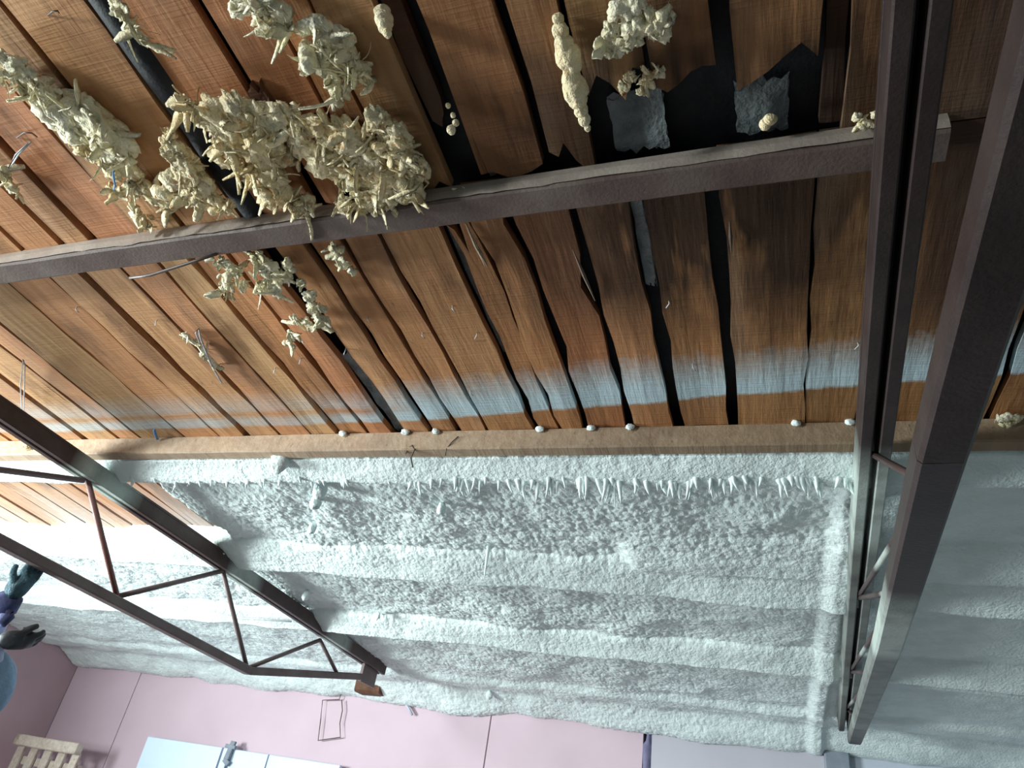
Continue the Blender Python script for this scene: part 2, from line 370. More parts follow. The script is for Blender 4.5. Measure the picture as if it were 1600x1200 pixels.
# strip on the camera's side of the steel purlin
GA = [(-2.9, .012), (-2.75, .012), (-2.60, .01), (-2.46, .014), (-2.32, .012), (-2.2, .012), (-2.07, .012), (-1.95, .012), (-1.82, .01), (-1.685, .012), (-1.555, .014), (-1.435, .020), (-1.345, .026), (-1.215, .006),
      (-1.10, .012), (-.925, .058), (-.768, .024), (-.655, .006), (-.592, .005), (-.466, .062), (-.315, .018), (-.228, .010), (-.128, .008), (-.022, .026), (.122, .036), (.212, .010), (.34, .012), (.48, .012), (.62, .01), (.77, .012), (.91, .01), (1.05, .01)]
iA = {g[0]: i for i, g in enumerate(GA)}
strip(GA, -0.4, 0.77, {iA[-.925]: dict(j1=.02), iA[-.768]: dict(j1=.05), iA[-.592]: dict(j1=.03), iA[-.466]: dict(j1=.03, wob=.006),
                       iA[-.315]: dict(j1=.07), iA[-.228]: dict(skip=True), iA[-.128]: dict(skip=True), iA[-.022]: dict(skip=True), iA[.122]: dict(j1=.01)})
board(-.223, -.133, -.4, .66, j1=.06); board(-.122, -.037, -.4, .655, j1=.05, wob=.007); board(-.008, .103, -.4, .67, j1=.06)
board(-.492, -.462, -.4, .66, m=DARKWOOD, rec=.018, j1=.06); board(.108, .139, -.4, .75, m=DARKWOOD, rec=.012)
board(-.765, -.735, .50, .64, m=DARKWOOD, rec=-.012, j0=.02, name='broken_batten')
# strip beyond the timber purlin, bare only in the left bay
GC = fill(-5.0, -3.3) + [(-3.2, .012), (-3.08, .01), (-2.965, .026), (-2.85, .008), (-2.73, .012), (-2.60, .008), (-2.48, .016), (-2.385, .01), (-2.28, .018), (-2.15, .010), (-2.05, .012), (-1.93, .01), (-1.8, .01)]
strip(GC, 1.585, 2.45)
# grey membrane scraps hanging in the rotted opening above the steel purlin
def scrap(name, x0, x1, y0, y1, rec, label=None):
    V = []; F = []; n = 8
    for s in (0, 1):
        for i in range(n + 1):
            for j in range(n + 1):
                x = x0 + (x1 - x0) * j/n; y = y0 + (y1 - y0) * i/n
                V.append((x + random.uniform(-.002, .002), y + (random.uniform(-.012, .012) if i in (0, n) else 0), zr(y) + rec + .012 * float(vn(x * 30, y * 22, 3)) + s * .002))
    M = (n+1)**2
    for i in range(n):
        for j in range(n):
            a = i*(n+1)+j; F += [(a, a+n+1, a+n+2, a+1), (a+M, a+1+M, a+n+2+M, a+n+1+M)]
    o = mesh(name, V, F, GREYFELT, ceiling, True)
    if label: o['label'] = label
scrap('membrane_scrap', -.43, -.34, .645, .76, .022, 'grey membrane scrap showing in the rotted opening')
scrap('membrane_scrap', -.20, -.115, .655, .755, .016, 'light grey membrane patch behind the broken boards')
scrap('membrane_scrap', -.01, .065, .675, .755, .022, 'dim bluish membrane patch right of the opening')
scrap('membrane_scrap', -.555, -.535, .80, 1.25, .022)
scrap('membrane_scrap', -.193, -.172, .80, 1.05, .006)
scrap('membrane_scrap', -.965, -.935, 1.2, 1.54, .010)
# black felt sagging through the wide gap
V = []; F = []
for i in range(41):
    y = -.3 + 1.06 * i / 40; r = .031 + .004 * float(vn(y * 9, 1, 4))
    for j in range(13):
        a = math.pi * j / 12; V.append((-.925 + r * math.cos(a) + .006 * float(vn(y*4, 5, 2)), y, zr(y) + .022 - r * .95 * math.sin(a)))
for i in range(40):
    for j in range(12): a = i*13 + j; F.append((a, a+1, a+14, a+13))
o = mesh('sagging_felt', V, F, FELT, ceiling, True); o['label'] = 'black felt bulging down through the wide gap between boards'

# ------------------------------------------------------------------ purlins
def box_faces(name, x0, x1, y0, y1, d0, d1, m, parent=None, n=40, wob=.0012, sag=None):
    """roof-following bar; cross section y0..y1, drop d0..d1"""
    V = []; F = []; c = .004
    prof = [(y0, d0), (y0, d1 - c), (y0 + c, d1), (y1 - c, d1), (y1, d1 - c), (y1, d0)]
    for i in range(n + 1):
        x = x0 + (x1 - x0) * i / n; sg = sag(x) if sag else 0
        for (y, d) in prof:
            V.append((x, y + random.uniform(-wob, wob) + sg, zr(y) - d + random.uniform(-wob, wob)))
    for i in range(n):
        for j in range(6): k = (j + 1) % 6; F.append((i*6+j, i*6+6+j, i*6+6+k, i*6+k))
    F.append((0, 1, 2, 3, 4, 5)); F.append(tuple(n*6 + j for j in (5, 4, 3, 2, 1, 0)))
    return mesh(name, V, F, m, parent)
sagA = lambda x: (0.012 if x > -1.4 else 0.012 + .01 * min(1, (-1.4 - x))) - 0.012 + (0.010 * max(0, -x) * .6)
sp = tag(empty('steel_purlin'), 'long brown square steel purlin crossing under the bare boards', 'purlin')
box_faces('tube', -4.85, .275, .757, .812, .001, .036, PURLIN, sp, 60, .0008, sagA)
# dusty film of debris lying along the face towards the room
V = []; F = []
n = 160
for i in range(n + 1):
    x = -3.4 + 3.675 * i / n; y = .7555 + sagA(x)
    e = .032 + .004 * float(vn(x * 12, 3, 8)) - .004 * float(vn(x * 50, 3, 9))
    V += [(x, y - .0015, zr(y) - .001), (x, y - .003, zr(y) - e * .5), (x, y - .0008, zr(y) - e)]
for i in range(n):
    F += [(i*3, i*3+3, i*3+4, i*3+1), (i*3+1, i*3+4, i*3+5, i*3+2)]
o = mesh('dust_film', V, F, DUSTY, sp); o['label'] = 'pale grey dust and debris on the purlin face'
tp = tag(box_faces('timber_purlin', -4.85, 2.6, 1.53, 1.572, .001, .056, BATTEN, None, 60, .0008), 'pale sawn timber purlin between bare boards and white foam', 'purlin')

# ------------------------------------------------------------------ trusses
def truss(label, tc0, tc1, bcs, rods, wt, wb, rr, PRIMER=PRIMER, BC=None):
    BC = BC or PRIMER
    t = tag(empty('roof_truss'), label, 'truss', 'brown steel roof trusses')
    # top chord: two angles back to back with a narrow slot
    a = Vector(tc0); b = Vector(tc1); d = (b - a).normalized(); sd = d.cross(Vector((0, 0, 1))).normalized()
    V, F = merge([beam_geo(a + sd * wt * .30, b + sd * wt * .30, wt * .40, wt * .95, n=6), beam_geo(a - sd * wt * .30, b - sd * wt * .30, wt * .40, wt * .95, n=6),
                  beam_geo(a + Vector((0, 0, wt * .40)), b + Vector((0, 0, wt * .40)), wt * 1.05, wt * .16, n=2)])
    mesh('top_chord', V, F, PRIMER, t)
    parts = [beam_geo(bcs[i], bcs[i+1], wb, wb * .8) for i in range(len(bcs) - 1)]
    V, F = merge(parts); mesh('bottom_chord', V, F, BC, t)
    for k, (p, q, m) in enumerate(rods): tube('web_rod', [p, Vector(p).lerp(Vector(q), .5), q], rr, m, t)
    return t
XL = -2.06
def tl(px, py): return at_x(px, py, XL)
top0 = tl(2, 622 + 22); top1 = tl(596, 1046)
dirn = (top1 - top0)
ext0 = top0 - dirn * 0.55
def bcl(px, py): return at_x(px, py, XL)
b1 = bcl(0, 846); b2 = bcl(388, 1048); b3 = bcl(560, 1057)
bext = b1 + (b1 - b2) * 0.9
n_t = [tl(135, 742), tl(348, 892), tl(500, 1000)]
n_b = [bcl(183, 932), bcl(386, 1044), bcl(528, 1055)]
zmid = lambda p, dz: Vector((p.x, p.y, p.z + dz))
prev_b = Vector((XL, n_b[0].y - .92, n_b[0].z + .053))
rods = [(prev_b, zmid(n_t[0], -.02), PRIMER), (n_t[0], n_b[0], RODRED), (n_b[0], n_t[1], PRIMER), (n_t[1], n_b[1], PRIMER), (n_b[1], n_t[2], PRIMER), (n_t[2], n_b[2], PRIMER)]
trl = truss('brown steel truss at left with zigzag rods, ending over the pink wall', ext0, top1, [bext, b1, b2, b3], [(p, q, RODRED if m is RODRED else CHORD) for p, q, m in rods], .058, .040, .0095, PRIMER, CHORD)
gp = b3.lerp(top1, .35)
beam('gusset_plate', gp + Vector((0, -.06, .0)), gp + Vector((0, .10, .0)), .016, .10, CHORD, trl)
bk = at_y(582, 1072, 4.24)
beam('bearing_block', bk + Vector((-.085, 0, 0)), bk + Vector((.085, 0, 0)), .13, .10, DARKWOOD, trl)

# right truss
pts_t0 = at_roof(1372, 620, .10); pts_t1 = at_roof(1322, 1120, .08)
dt = (pts_t1 - pts_t0)
rt0 = pts_t0 - dt * 0.62; rt1 = pts_t0 + dt * 1.06
def bz(px, py, z):
    r = ray(px, py); return Vector(r * z / r[2])
rb1 = bz(1468, 700, .50); rb2 = at_x(1388, 1000, .262); rb3 = rt1 + Vector((.03, -.02, -.06))
rb0 = rb1 + Vector((-.01, -1.0, .06))
rods = []
ts = [rt0.lerp(rt1, f) for f in (.16, .42, .62, .80, .93)]
bs = [rb0.lerp(rb1, .55), rb1.lerp(rb2, .12), rb1.lerp(rb2, .62), rb2.lerp(rb3, .2), rb2.lerp(rb3, .7)]
for i in range(1, 5):
    rods.append((ts[i], bs[i], PRIMER))
    if i < 4: rods.append((bs[i], ts[i + 1], PRIMER))
trr = truss('dark brown steel truss at right, close to the camera', rt0, rt1, [rb0, rb1, rb2, rb3], [(p, q, PRIMER) for p, q, m in rods], .062, .056, .007, PRIMERR)

_ico = None
def blob(V, F, c, r, ax, seed, amp=.35):
    global _ico
    if _ico is None:
        bm = bmesh.new(); bmesh.ops.create_icosphere(bm, subdivisions=3, radius=1); bm.verts.ensure_lookup_table()
        _ico = (np.array([v.co[:] for v in bm.verts]), [tuple(v.index for v in f.verts) for f in bm.faces]); bm.free()
    P, T = _ico
    n = fbm(P[:, 0] * 1.7 + seed * 3.1 + P[:, 2], P[:, 1] * 1.7 + P[:, 2] * 1.3, seed % 97, 4)
    n2 = bumps(P[:, 0] * 2.6 + seed, P[:, 1] * 2.6 + P[:, 2] * 2.1, seed % 89)
    n3 = np.abs(fbm(P[:, 0] * 3.1 + seed, P[:, 1] * 3.1 + P[:, 2] * 2.7, seed % 83, 3) - .44) * 2
    Q = P * (1 + amp * (n - .45) * 2.6 + amp * .45 * n2 - amp * 1.5 * n3)[:, None] * np.array(ax) * r
    o = len(V); V += [Vector(q) + c for q in Q]; F += [tuple(i + o for i in t) for t in T]
# ------------------------------------------------------------------ sprayed foam as a height field under the boards
def ss(a, b, x):
    t = np.clip((x - a) / (b - a), 0, 1); return t * t * (3 - 2 * t)
def foam_drop(X, Y):
    wobx = (fbm(X * 1.3, X * 0 + 2, 11, 3) - .45) * .06
    d = .030 + .016 * (fbm(X * 3.2, Y * 3.2, 5, 3) - .45) + .010 * fbm(X * 11, Y * 11, 21, 3)
    right = ss(.20, .45, X); mid = ss(-.55, -.1, X)
    rough = (1 - .75 * right) * (1 - .45 * mid * ss(2.1, 2.3, Y))
    band = 1 - .8 * (1 - ss(1.66, 1.70, Y)); rough = rough * band
    d = d + rough * (.0040 * bumps(X * 72, Y * 66, 3) + .0042 * bumps(X * 33 + 3, Y * 30, 9))
    # big lumps, dents and spherical caps
    d = d + rough * .022 * np.maximum(0, bumps(X * 4.1, Y * 5.2, 31) - .62)
    d = d - .022 * np.maximum(0, bumps(X * 2.9 + 7, Y * 3.8, 41) - .55) * (1 - right)
    # foam-coated purlins
    def ridge(y0, y1, amp, sf=.02, k=1.0):
        w_ = wobx * k + (fbm(X * 7, X * 0 + y0, 55, 2) - .4) * .022
        return amp * ss(y0 - sf + w_, y0 + sf * .6 + w_, Y) * (1 - ss(y1 - .012 + w_, y1 + .02 + w_, Y))
    sm = 1 - .65 * 1
    def lipr(ya, yb, amp, drift, seed):
        w_ = (fbm(X * 1.1, X * 0 + seed, seed, 4) - .47) * .07 + drift * (X + 1.5)
        t = np.clip((Y - ya - w_) / (yb - ya), 0, 1)
        back = 1 - ss(yb + w_, yb + .018 + w_ + .012 * vn(X * 30, X * 0, seed + 3), Y)
        return amp * (1 + .25 * (fbm(X * 3, X * 0, seed + 9, 3) - .5)) * t ** .6 * back
    r = lipr(2.20, 2.375, .078, .03, 12)
    r = np.maximum(r, lipr(2.06, 2.27, .045, .0, 15) * ss(-.45, -.38, X))
    r2 = np.maximum(lipr(2.96, 3.105, .080, .035, 22), lipr(3.09, 3.17, .045, .05, 27) * ss(-1.1, -.7, X))
    r3 = ridge(3.90, 4.03, .05, .05) * 0.7
    r0 = ridge(1.40, 1.680, .030, .01, .25) + .034 * ss(1.56, 1.675, Y) * (1 - ss(1.672 + wobx * .25, 1.70 + wobx * .25, Y))
    # the coated faces of the purlins hang lowest along their far lip
    lip = 0.6 + 0.4 * ss(2.25, 2.40, Y) 
    R = np.maximum(np.maximum(r, r2), np.maximum(r3, r0))
    fl0 = (Y < 1.70)
    d = np.where(fl0, .020 + (d - .030) * .45, d * (1 - .55 * np.clip(R / .06, 0, 1))) + R
    # streaky layers of several passes on the right of the middle bay
    d = d + .010 * mid * np.maximum(0, fbm(X * 1.2, Y * 13, 77, 2) - .38) * 2
    d = d + .024 * ss(.160, .21, X) * (1 - ss(.235, .26, X)) * ss(1.69, 1.72, Y) * (.3 + 1.2 * fbm(Y * 5, Y * 0, 33, 4))
    # roll-over at the wall head
    d = d + .075 * ss(4.10, 4.33, Y) * (.6 + 1.1 * fbm(X * 2.2, X * 0, 90, 3))
    return d
def foam_patch(name, x0, x1, y0, y1, dx, dy, label, cut=None, mask=None):
    nx = int((x1 - x0) / dx); ny = int((y1 - y0) / dy)
    gx, gy = np.meshgrid(np.linspace(x0, x1, nx + 1), np.linspace(y0, y1, ny + 1))
    D = foam_drop(gx, gy)
    Z = zr(gy) - D
    if mask is not None:
        mk = mask(gx, gy); D = D * mk - .012 * (1 - mk)
    D[0, :] = .004                                    # skirt up behind the timber purlin
    Z = zr(gy) - D
    V = np.stack([gx, gy, Z], -1)
    # sideways jitter makes the popcorn overhang a little
    V[..., 0] += (vn(gx * 60, gy * 60, 61) - .5) * .004; V[..., 1] += (vn(gx * 60, gy * 60, 62) - .5) * .006
    if y0 > 1.5: pass
    idx = np.arange((nx + 1) * (ny + 1)).reshape(ny + 1, nx + 1)
    q = np.stack([idx[:-1, :-1], idx[1:, :-1], idx[1:, 1:], idx[:-1, 1:]], -1).reshape(-1, 4)
    if mask is not None:
        hid = mk < .02; hq = hid.ravel()[q].all(axis=1); q = q[~hq]
    if cut is not None:
        cx = (gx[:-1, :-1] + dx / 2).ravel(); cy = (gy[:-1, :-1] + dy / 2).ravel()
        q = q[~cut(cx, cy)]
    V = V.reshape(-1, 3) * S
    used = np.unique(q); rm = np.full(len(V), -1); rm[used] = np.arange(len(used)); V = V[used]; q = rm[q]
    me = bpy.data.meshes.new(name)
    me.vertices.add(len(V)); me.vertices.foreach_set('co', V.ravel())
    me.loops.add(q.size); me.loops.foreach_set('vertex_index', q.ravel().astype(np.int32))
    me.polygons.add(len(q)); me.polygons.foreach_set('loop_start', np.arange(0, q.size, 4, dtype=np.int32))
    me.update(calc_edges=True); me.validate()
    o = link(name, me, FOAM, None, True)
    return tag(o, label, 'insulation', 'sprayed foam bays', 'stuff')
def mask_all(x, y):
    e = -2.02 + .05 * ss(1.8, 2.2, y) + (fbm(y * 9, y * 0, 3, 3) - .45) * .09
    w_ = (fbm(x * 5, x * 0 + 4, 8, 3) - .45) * .10
    return np.maximum(1 - ss(1.685, 1.70, y), np.maximum(ss(e - .02, e + .035, x), ss(2.17 + w_, 2.215 + w_, y)))
mask_mid = mask_left = mask_all
fm = foam_patch('spray_foam', -2.07, .245, 1.574, 4.355, .0042, .0052, 'white lumpy spray foam filling the middle bay between both trusses', None, mask_mid)
fl = foam_patch('spray_foam', -4.86, -2.07, 1.574, 4.355, .0075, .0075, 'white spray foam in the left bay beyond bare brown boards', None, mask_left)
fr = foam_patch('spray_foam', .245, 2.6, 1.574, 4.355, .010, .008, 'smooth greyish spray foam in the bay right of the dark truss')

# drips of foam along the far edge of the coated timber purlin
def spike(base, d, L, r, bend, name, m, parent):
    d = Vector(d).normalized(); pts = []; rad = []
    for i in range(5):
        t = i / 4; pts.append(Vector(base) + d * L * t + Vector(bend) * t * t * L); rad.append(r * (1 - t) ** .7 + .0006)
    V, F = tube_geo(pts, rad, 6); return mesh(name, V, F, m, parent, True)
for i in range(120):
    x = random.uniform(-.95, .20) if i < 92 else random.uniform(-2.0, -.9)
    big = 1.0 if i < 92 else .5
    if -.62 < x < -.25: big = 1.35
    y = 1.668 + random.uniform(-.02, .006) - .006
    L = random.uniform(.012, .042) * big
    d0 = float(foam_drop(np.array([x]), np.array([y]))[0])
    spike((x, y, zr(y) - d0 + .004), (random.uniform(-.25, .35), random.uniform(.2, .7), -1), L + .006, random.uniform(.0035, .008), (random.uniform(-.3, .3), .1, 0), 'foam_drip', DRIP, fm)
for (px, py, L, r) in [(762, 862, .15, .006), (280, 745, .10, .006), (295, 748, .06, .007), (755, 880, .05, .004), (478, 930, .06, .016), (590, 962, .04, .012), (500, 765, .03, .022), (493, 785, .02, .018), (438, 720, .09, .026), (347, 860, .09, .020), (690, 795, .02, .014), (488, 825, .015, .014), (765, 1085, .04, .02), (900, 1108, .03, .012)]:
    p = at_roof(px, py, .06)
    if r >= .010:
        V = []; F = []; q = Vector((p.x, p.y, p.z)); blob(V, F, q, r, (1, 1, 1.5), px, .25)
        mesh('foam_lump', V, F, FOAM, fm if px > 300 else fl, True); continue
    spike((p.x, p.y, p.z + .02), (random.uniform(-.1, .1), .1, -1), L * .8, r, (random.uniform(-.2, .2), 0, 0), 'foam_drip', DRIP, fm if px > 300 else fl)

# ------------------------------------------------------------------ walls and floor
YW = 4.36; ZF = -1.75
def wallslab(name, a, b, t, z0, z1, m, parent=None):
    a = Vector((a[0], a[1], 0)); b = Vector((b[0], b[1], 0)); nrm = (b - a).cross(Vector((0, 0, 1))).normalized() * t
    V = [Vector((p.x, p.y, z)) for z in (z0, z1) for p in (a, b, b + nrm, a + nrm)]
    o = mesh(name, V, [(0, 3, 2, 1), (4, 5, 6, 7), (0, 1, 5, 4), (1, 2, 6, 5), (2, 3, 7, 6), (3, 0, 4, 7)], m, parent)
    return o
wb_ = tag(wallslab('wall_back', (2.7, YW + .03), (-4.95, YW + .03), .08, ZF, .80, RAG), 'backing of the pink far wall', kind='structure')
wb_['label'] = 'far wall lined with pink panels'
def panel(x0, x1, z0, z1, m, label=None, d=0.0):
    c = .0025
    V = [(x0 + c, YW + d, z0 + c), (x1 - c, YW + d, z0 + c), (x1 - c, YW + d, z1 - c), (x0 + c, YW + d, z1 - c),
         (x0, YW + .012 + d, z0), (x1, YW + .012 + d, z0), (x1, YW + .012 + d, z1), (x0, YW + .012 + d, z1),
         (x0, YW + .029, z0), (x1, YW + .029, z0), (x1, YW + .029, z1), (x0, YW + .029, z1)]
    F = [(0, 1, 2, 3), (0, 4, 5, 1), (1, 5, 6, 2), (2, 6, 7, 3), (3, 7, 4, 0), (4, 8, 9, 5), (5, 9, 10, 6), (6, 10, 11, 7), (7, 11, 8, 4)]
    o = mesh('panel', V, F, m, wb_)
    if label: o['label'] = label
for x0, x1, m, lb in [(-4.869, -4.260, PINK, None), (-4.257, -1.570, PINK, None), (-1.567, -.665, PINK, None), (-.622, .256, MAUVE, 'greyer mauve wall panel beside the steel post'), (.37, 1.6, LILAC, 'pale lilac wall panel right of the steel post'), (1.606, 2.6, LILAC, None)]:
    panel(x0, x1, ZF, .80, m, lb)
wl = tag(wallslab('wall_left', (-4.87, YW), (-4.87, 1.0), .08, ZF, .95, PINKSHADE), 'side wall in shaded pink', kind='structure')
fl_ = tag(mesh('floor', [(-5, -3, ZF), (3, -3, ZF), (3, 4.5, ZF), (-5, 4.5, ZF), (-5, -3, ZF - .05), (3, -3, ZF - .05), (3, 4.5, ZF - .05), (-5, 4.5, ZF - .05)],
     [(0, 1, 2, 3), (7, 6, 5, 4), (0, 4, 5, 1), (1, 5, 6, 2), (2, 6, 7, 3), (3, 7, 4, 0)], FLOORM), 'concrete floor', kind='structure')
tag(beam('steel_post', (.312, YW - .02, ZF), (.312, YW - .02, .66), .12, .06, POST, None, up=(0, 1, 0), n=8, wob=.001), 'blue grey steel post under the end of the dark truss', 'post')
# cloth stuffed into the open seam
V = []; F = []
prof = [(.735, .010), (.70, .014), (.66, .012), (.62, .010), (.585, .014), (.56, .028), (.53, .026), (.48, .022), (.40, .020), (.30, .018), (.1, .018)]
for z, hw in prof:
    cx = -.632 - hw * .5
    for t, dy in ((-1, .0), (-.5, -.010), (0, -.014), (.5, -.010), (1, .0)): V.append((cx + hw * t, YW + .004 + dy, z))
for i in range(len(prof) - 1):
    for j in range(4): a = i*5+j; F.append((a, a+5, a+6, a+1))
tag(mesh('seam_cloth', V, F, RAG, None, True), 'dark purple cloth strip stuffed into the open panel seam', 'cloth')

# pale boards leaning on the pink wall, slatted pallet, wire loop
for k, (x0, x1, lb) in enumerate([(-3.93, -3.318, 'leftmost pale blue board standing against the pink wall'), (-3.308, -2.965, 'middle pale blue board against the pink wall, beside the latch'), (-2.960, -2.45, 'rightmost pale blue board against the pink wall')]):
    tag(beam('white_board', (x0 + .003, YW - .05, -.10), (x1 - .003, YW - .05, -.10), .03, .69, WHITEB, None, bev=.15), lb, 'board', 'pale boards against the pink wall')
lt = tag(empty('latch'), 'small blue grey latch on the joint of the pale boards', 'latch')
px_ = at_y(361, 1166, YW - .09)
beam('hook', px_ + Vector((0, .015, .03)), px_ + Vector((-.004, .0, -.075)), .035, .02, POST, lt, up=(0, 1, 0))
beam('crossbar', px_ + Vector((-.045, .01, .0)), px_ + Vector((.03, .01, -.004)), .022, .022, POST, lt)
beam('plate', px_ + Vector((-.02, .005, -.075)), px_ + Vector((.02, .005, -.10)), .03, .02, POST, lt, up=(0, 1, 0))
tube('rod', [px_ + Vector((-.004, .012, -.07)), px_ + Vector((-.004, .012, -.40))], .006, POST, lt)
pl_ = tag(empty('pallet'), 'pale slatted wooden pallet standing against the pink wall', 'pallet')
PY = 4.05
pa = at_y(26, 1160, PY); pb = at_y(126, 1166, PY)
pb.z = pa.z = (pa.z + pb.z) / 2
beam('rail', pa, pb, .05, .065, PALLET, pl_, n=6, wob=.002)
L_ = pb.x - pa.x
for k in range(5):
    x = pa.x + .03 + (L_ - .06) * k / 4
    beam('slat', (x, PY + .03, pa.z - .02), (x, PY + .03, pa.z - .62), .062, .018, PALLET, pl_, up=(0, 1, 0), n=4, wob=.002)
beam('rail', (pa.x, PY + .065, pa.z - .11), (pb.x, PY + .065, pa.z - .11), .04, .05, PALLET, pl_)
beam('rail', (pa.x, PY + .0, pa.z - .60), (pb.x, PY + .0, pa.z - .60), .05, .065, PALLET, pl_)
wy = YW - .03
lp = [at_y(a, b, wy) for a, b in ((545, 1040), (538, 1070), (530, 1093), (504, 1094), (501, 1125), (497, 1157), (532, 1152), (531, 1130), (535, 1110), (534, 1094))]
tag(tube('wire_loop', lp, .0035, WIRE, None, 6), 'thin bent wire hanging as an open rectangle on the pink wall', 'wire')
tag(tube('bent_strip', [at_y(a, b, wy) for a, b in ((644, 1077), (636, 1088), (631, 1097), (638, 1106), (644, 1117))], .008, LILAC, None, 6), 'small pale bent strip stuck on the pink wall', 'strip')
tag(tube('thin_cable', [at_roof(a, b, .105) for a, b in ((322, 962), (380, 966), (455, 971))], .004, SILVER, None, 6), 'thin pale cable running along the foam ridge behind the left truss', 'cable')

# ------------------------------------------------------------------ torn old foam
def flake(V, F, c, L, wd, d, curl):
    """one torn shred: a curved tapering strip with thickness"""
    d = d.normalized(); ref = Vector((random.uniform(-1, 1), random.uniform(-1, 1), random.uniform(-1, 1))); s = d.cross(ref).normalized(); nn = s.cross(d)
    o = len(V); n = 4
    for i in range(n + 1):
        t = i / n; wv = wd * (math.sin(math.pi * (0.16 + .72 * t)) ** .8) * random.uniform(.55, 1.35) + .0005
        p = c + d * L * t + nn * curl * L * t * t
        th = wd * .28 * (1 - .7 * t)
        V += [p - s * wv, p + nn * th, p + s * wv, p - nn * th]
    for i in range(n):
        for j in range(4): k = (j+1) % 4; F.append((o+i*4+j, o+i*4+k, o+i*4+4+k, o+i*4+4+j))
    F.append((o, o+3, o+2, o+1)); F.append((o+n*4, o+n*4+1, o+n*4+2, o+n*4+3))
def clump(label, pts, size, m, nflk, drop=.02, flat=.6, flk=(.02, .05), group='torn foam clumps on the boards', name='foam_clump', ddir=(0.15, .30, -.1), nblob=4, amp=.62, nudge=1.0, core=False):
    nflk = int(nflk * .42)
    """pts: photograph points along the clump's spine, turned into real positions under the boards"""
    V = []; F = []
    P = [at_roof(a, b, drop) for a, b in pts]
    for i, p in enumerate(P):
        s0 = size[i] if isinstance(size, (list, tuple)) else size
        for k in range(nblob):
            q = p + Vector((random.uniform(-1, 1), random.uniform(-1, 1), random.uniform(-.35, .3))) * s0 * .7 * nudge
            r = s0 * random.uniform(.45, .85)
            blob(V, F, q, r, (random.uniform(.7, 1.2), random.uniform(.8, 1.4), flat), random.randint(1, 9000), amp)
    if core:
        cv, cf = tube_geo(P, .007, 6); o_ = len(V); V += cv; F += [tuple(i + o_ for i in q) for q in cf]
    for k in range(nflk):
        i = random.randrange(len(P)); s0 = size[i] if isinstance(size, (list, tuple)) else size
        q = P[i] + Vector((random.uniform(-1, 1), random.uniform(-1, 1), random.uniform(-.9, .1) * flat)) * s0 * 1.1
        d = Vector(ddir) + Vector((random.uniform(-1, 1), random.uniform(-1, 1), random.uniform(-.8, .5))) * .9
        q = q.lerp(P[i], random.uniform(0, .35))
        flake(V, F, q, random.uniform(flk[0] * .6, flk[1] * random.choice((.45, .6, 1.0))), random.uniform(.002, .010), d, random.uniform(-1.3, 1.3))
    return tag(mesh(name, V, F, m, None, True), label, 'foam', group)
clump('long pale foam strip torn from the gap at upper left', [(12, 105), (35, 118), (62, 140), (85, 165), (110, 175), (130, 195), (150, 205), (172, 218), (190, 232)], [.022, .022, .030, .034, .032, .036, .038, .036, .030], WHITISH, 230, .025)
clump('ragged foam trail below the long strip, reaching the steel purlin', [(125, 228), (150, 245), (172, 262), (195, 268), (215, 290), (235, 300), (215, 330), (225, 350), (180, 300), (255, 320)], [.016, .018, .02, .024, .02, .024, .014, .012, .014, .018], OLD, 240, .018, .5, (.015, .04))
clump('cone-shaped cream foam lump with a rounded tip', [(266, 210), (272, 228), (282, 245), (292, 262), (305, 278), (322, 298), (338, 312), (285, 285), (300, 310), (355, 325), (268, 305)], [.010, .016, .022, .026, .028, .024, .02, .024, .022, .018, .02], OLD, 260, .03, .7, (.012, .035))
clump('large cream torn foam heap, left half, right of the black felt', [(300, 165), (320, 180), (345, 185), (370, 195), (395, 190), (415, 205), (360, 215), (390, 230), (350, 235), (420, 235), (400, 262), (432, 278), (425, 300), (450, 312), (470, 320), (410, 180), (440, 175), (385, 250)],
      [.016, .024, .03, .032, .03, .03, .034, .034, .022, .03, .026, .03, .026, .022, .02, .022, .022, .024], OLD, 640, .03, .7, (.015, .05))
clump('large cream torn foam heap, right half, above the steel purlin', [(460, 190), (490, 200), (515, 215), (480, 225), (540, 205), (560, 235), (590, 200), (610, 215), (625, 235), (585, 260), (605, 275), (630, 290), (560, 290), (645, 262), (575, 312), (540, 318), (510, 240), (530, 262), (650, 300), (600, 310)],
      [.022, .026, .028, .026, .024, .028, .024, .026, .026, .030, .028, .026, .026, .02, .02, .014, .026, .024, .014, .02], OLD, 720, .028, .65, (.015, .05))
clump('white fluffy foam tuft at top, left of the wide dark gap', [(490, 40), (505, 55), (520, 75), (535, 90), (555, 100), (565, 115), (515, 105), (500, 85), (485, 95), (530, 130), (525, 150)], [.014, .018, .022, .022, .020, .014, .018, .014, .014, .010, .008], WHITISH, 260, .02, .6, (.02, .05))
clump('pale foam tuft cut by the top edge of the picture', [(375, 3), (400, 5), (425, 8), (410, 22), (440, 30), (455, 45)], [.018, .022, .022, .014, .012, .006], WHITISH, 110, .02, .6, (.015, .045))
clump('small feathery foam tuft on the black felt', [(195, 25), (205, 38), (215, 52), (222, 62), (180, 8)], [.006, .008, .008, .006, .008], WHITISH, 60, .035, .5, (.015, .04))
clump('white knobbly foam cluster at top, right of the drip', [(955, 50), (980, 20), (1005, 15), (1020, 40), (1000, 50), (975, 60), (960, 75), (1035, 35), (945, 70)], [.012, .018, .02, .018, .018, .014, .012, .008, .008], WHITISH, 110, .02, .6, (.01, .03))
clump('brownish foam remnant in the rotted opening', [(985, 118), (1010, 122), (1030, 115), (975, 135), (1000, 140)], [.008, .010, .008, .008, .006], OLD, 40, .0, .6, (.01, .025))
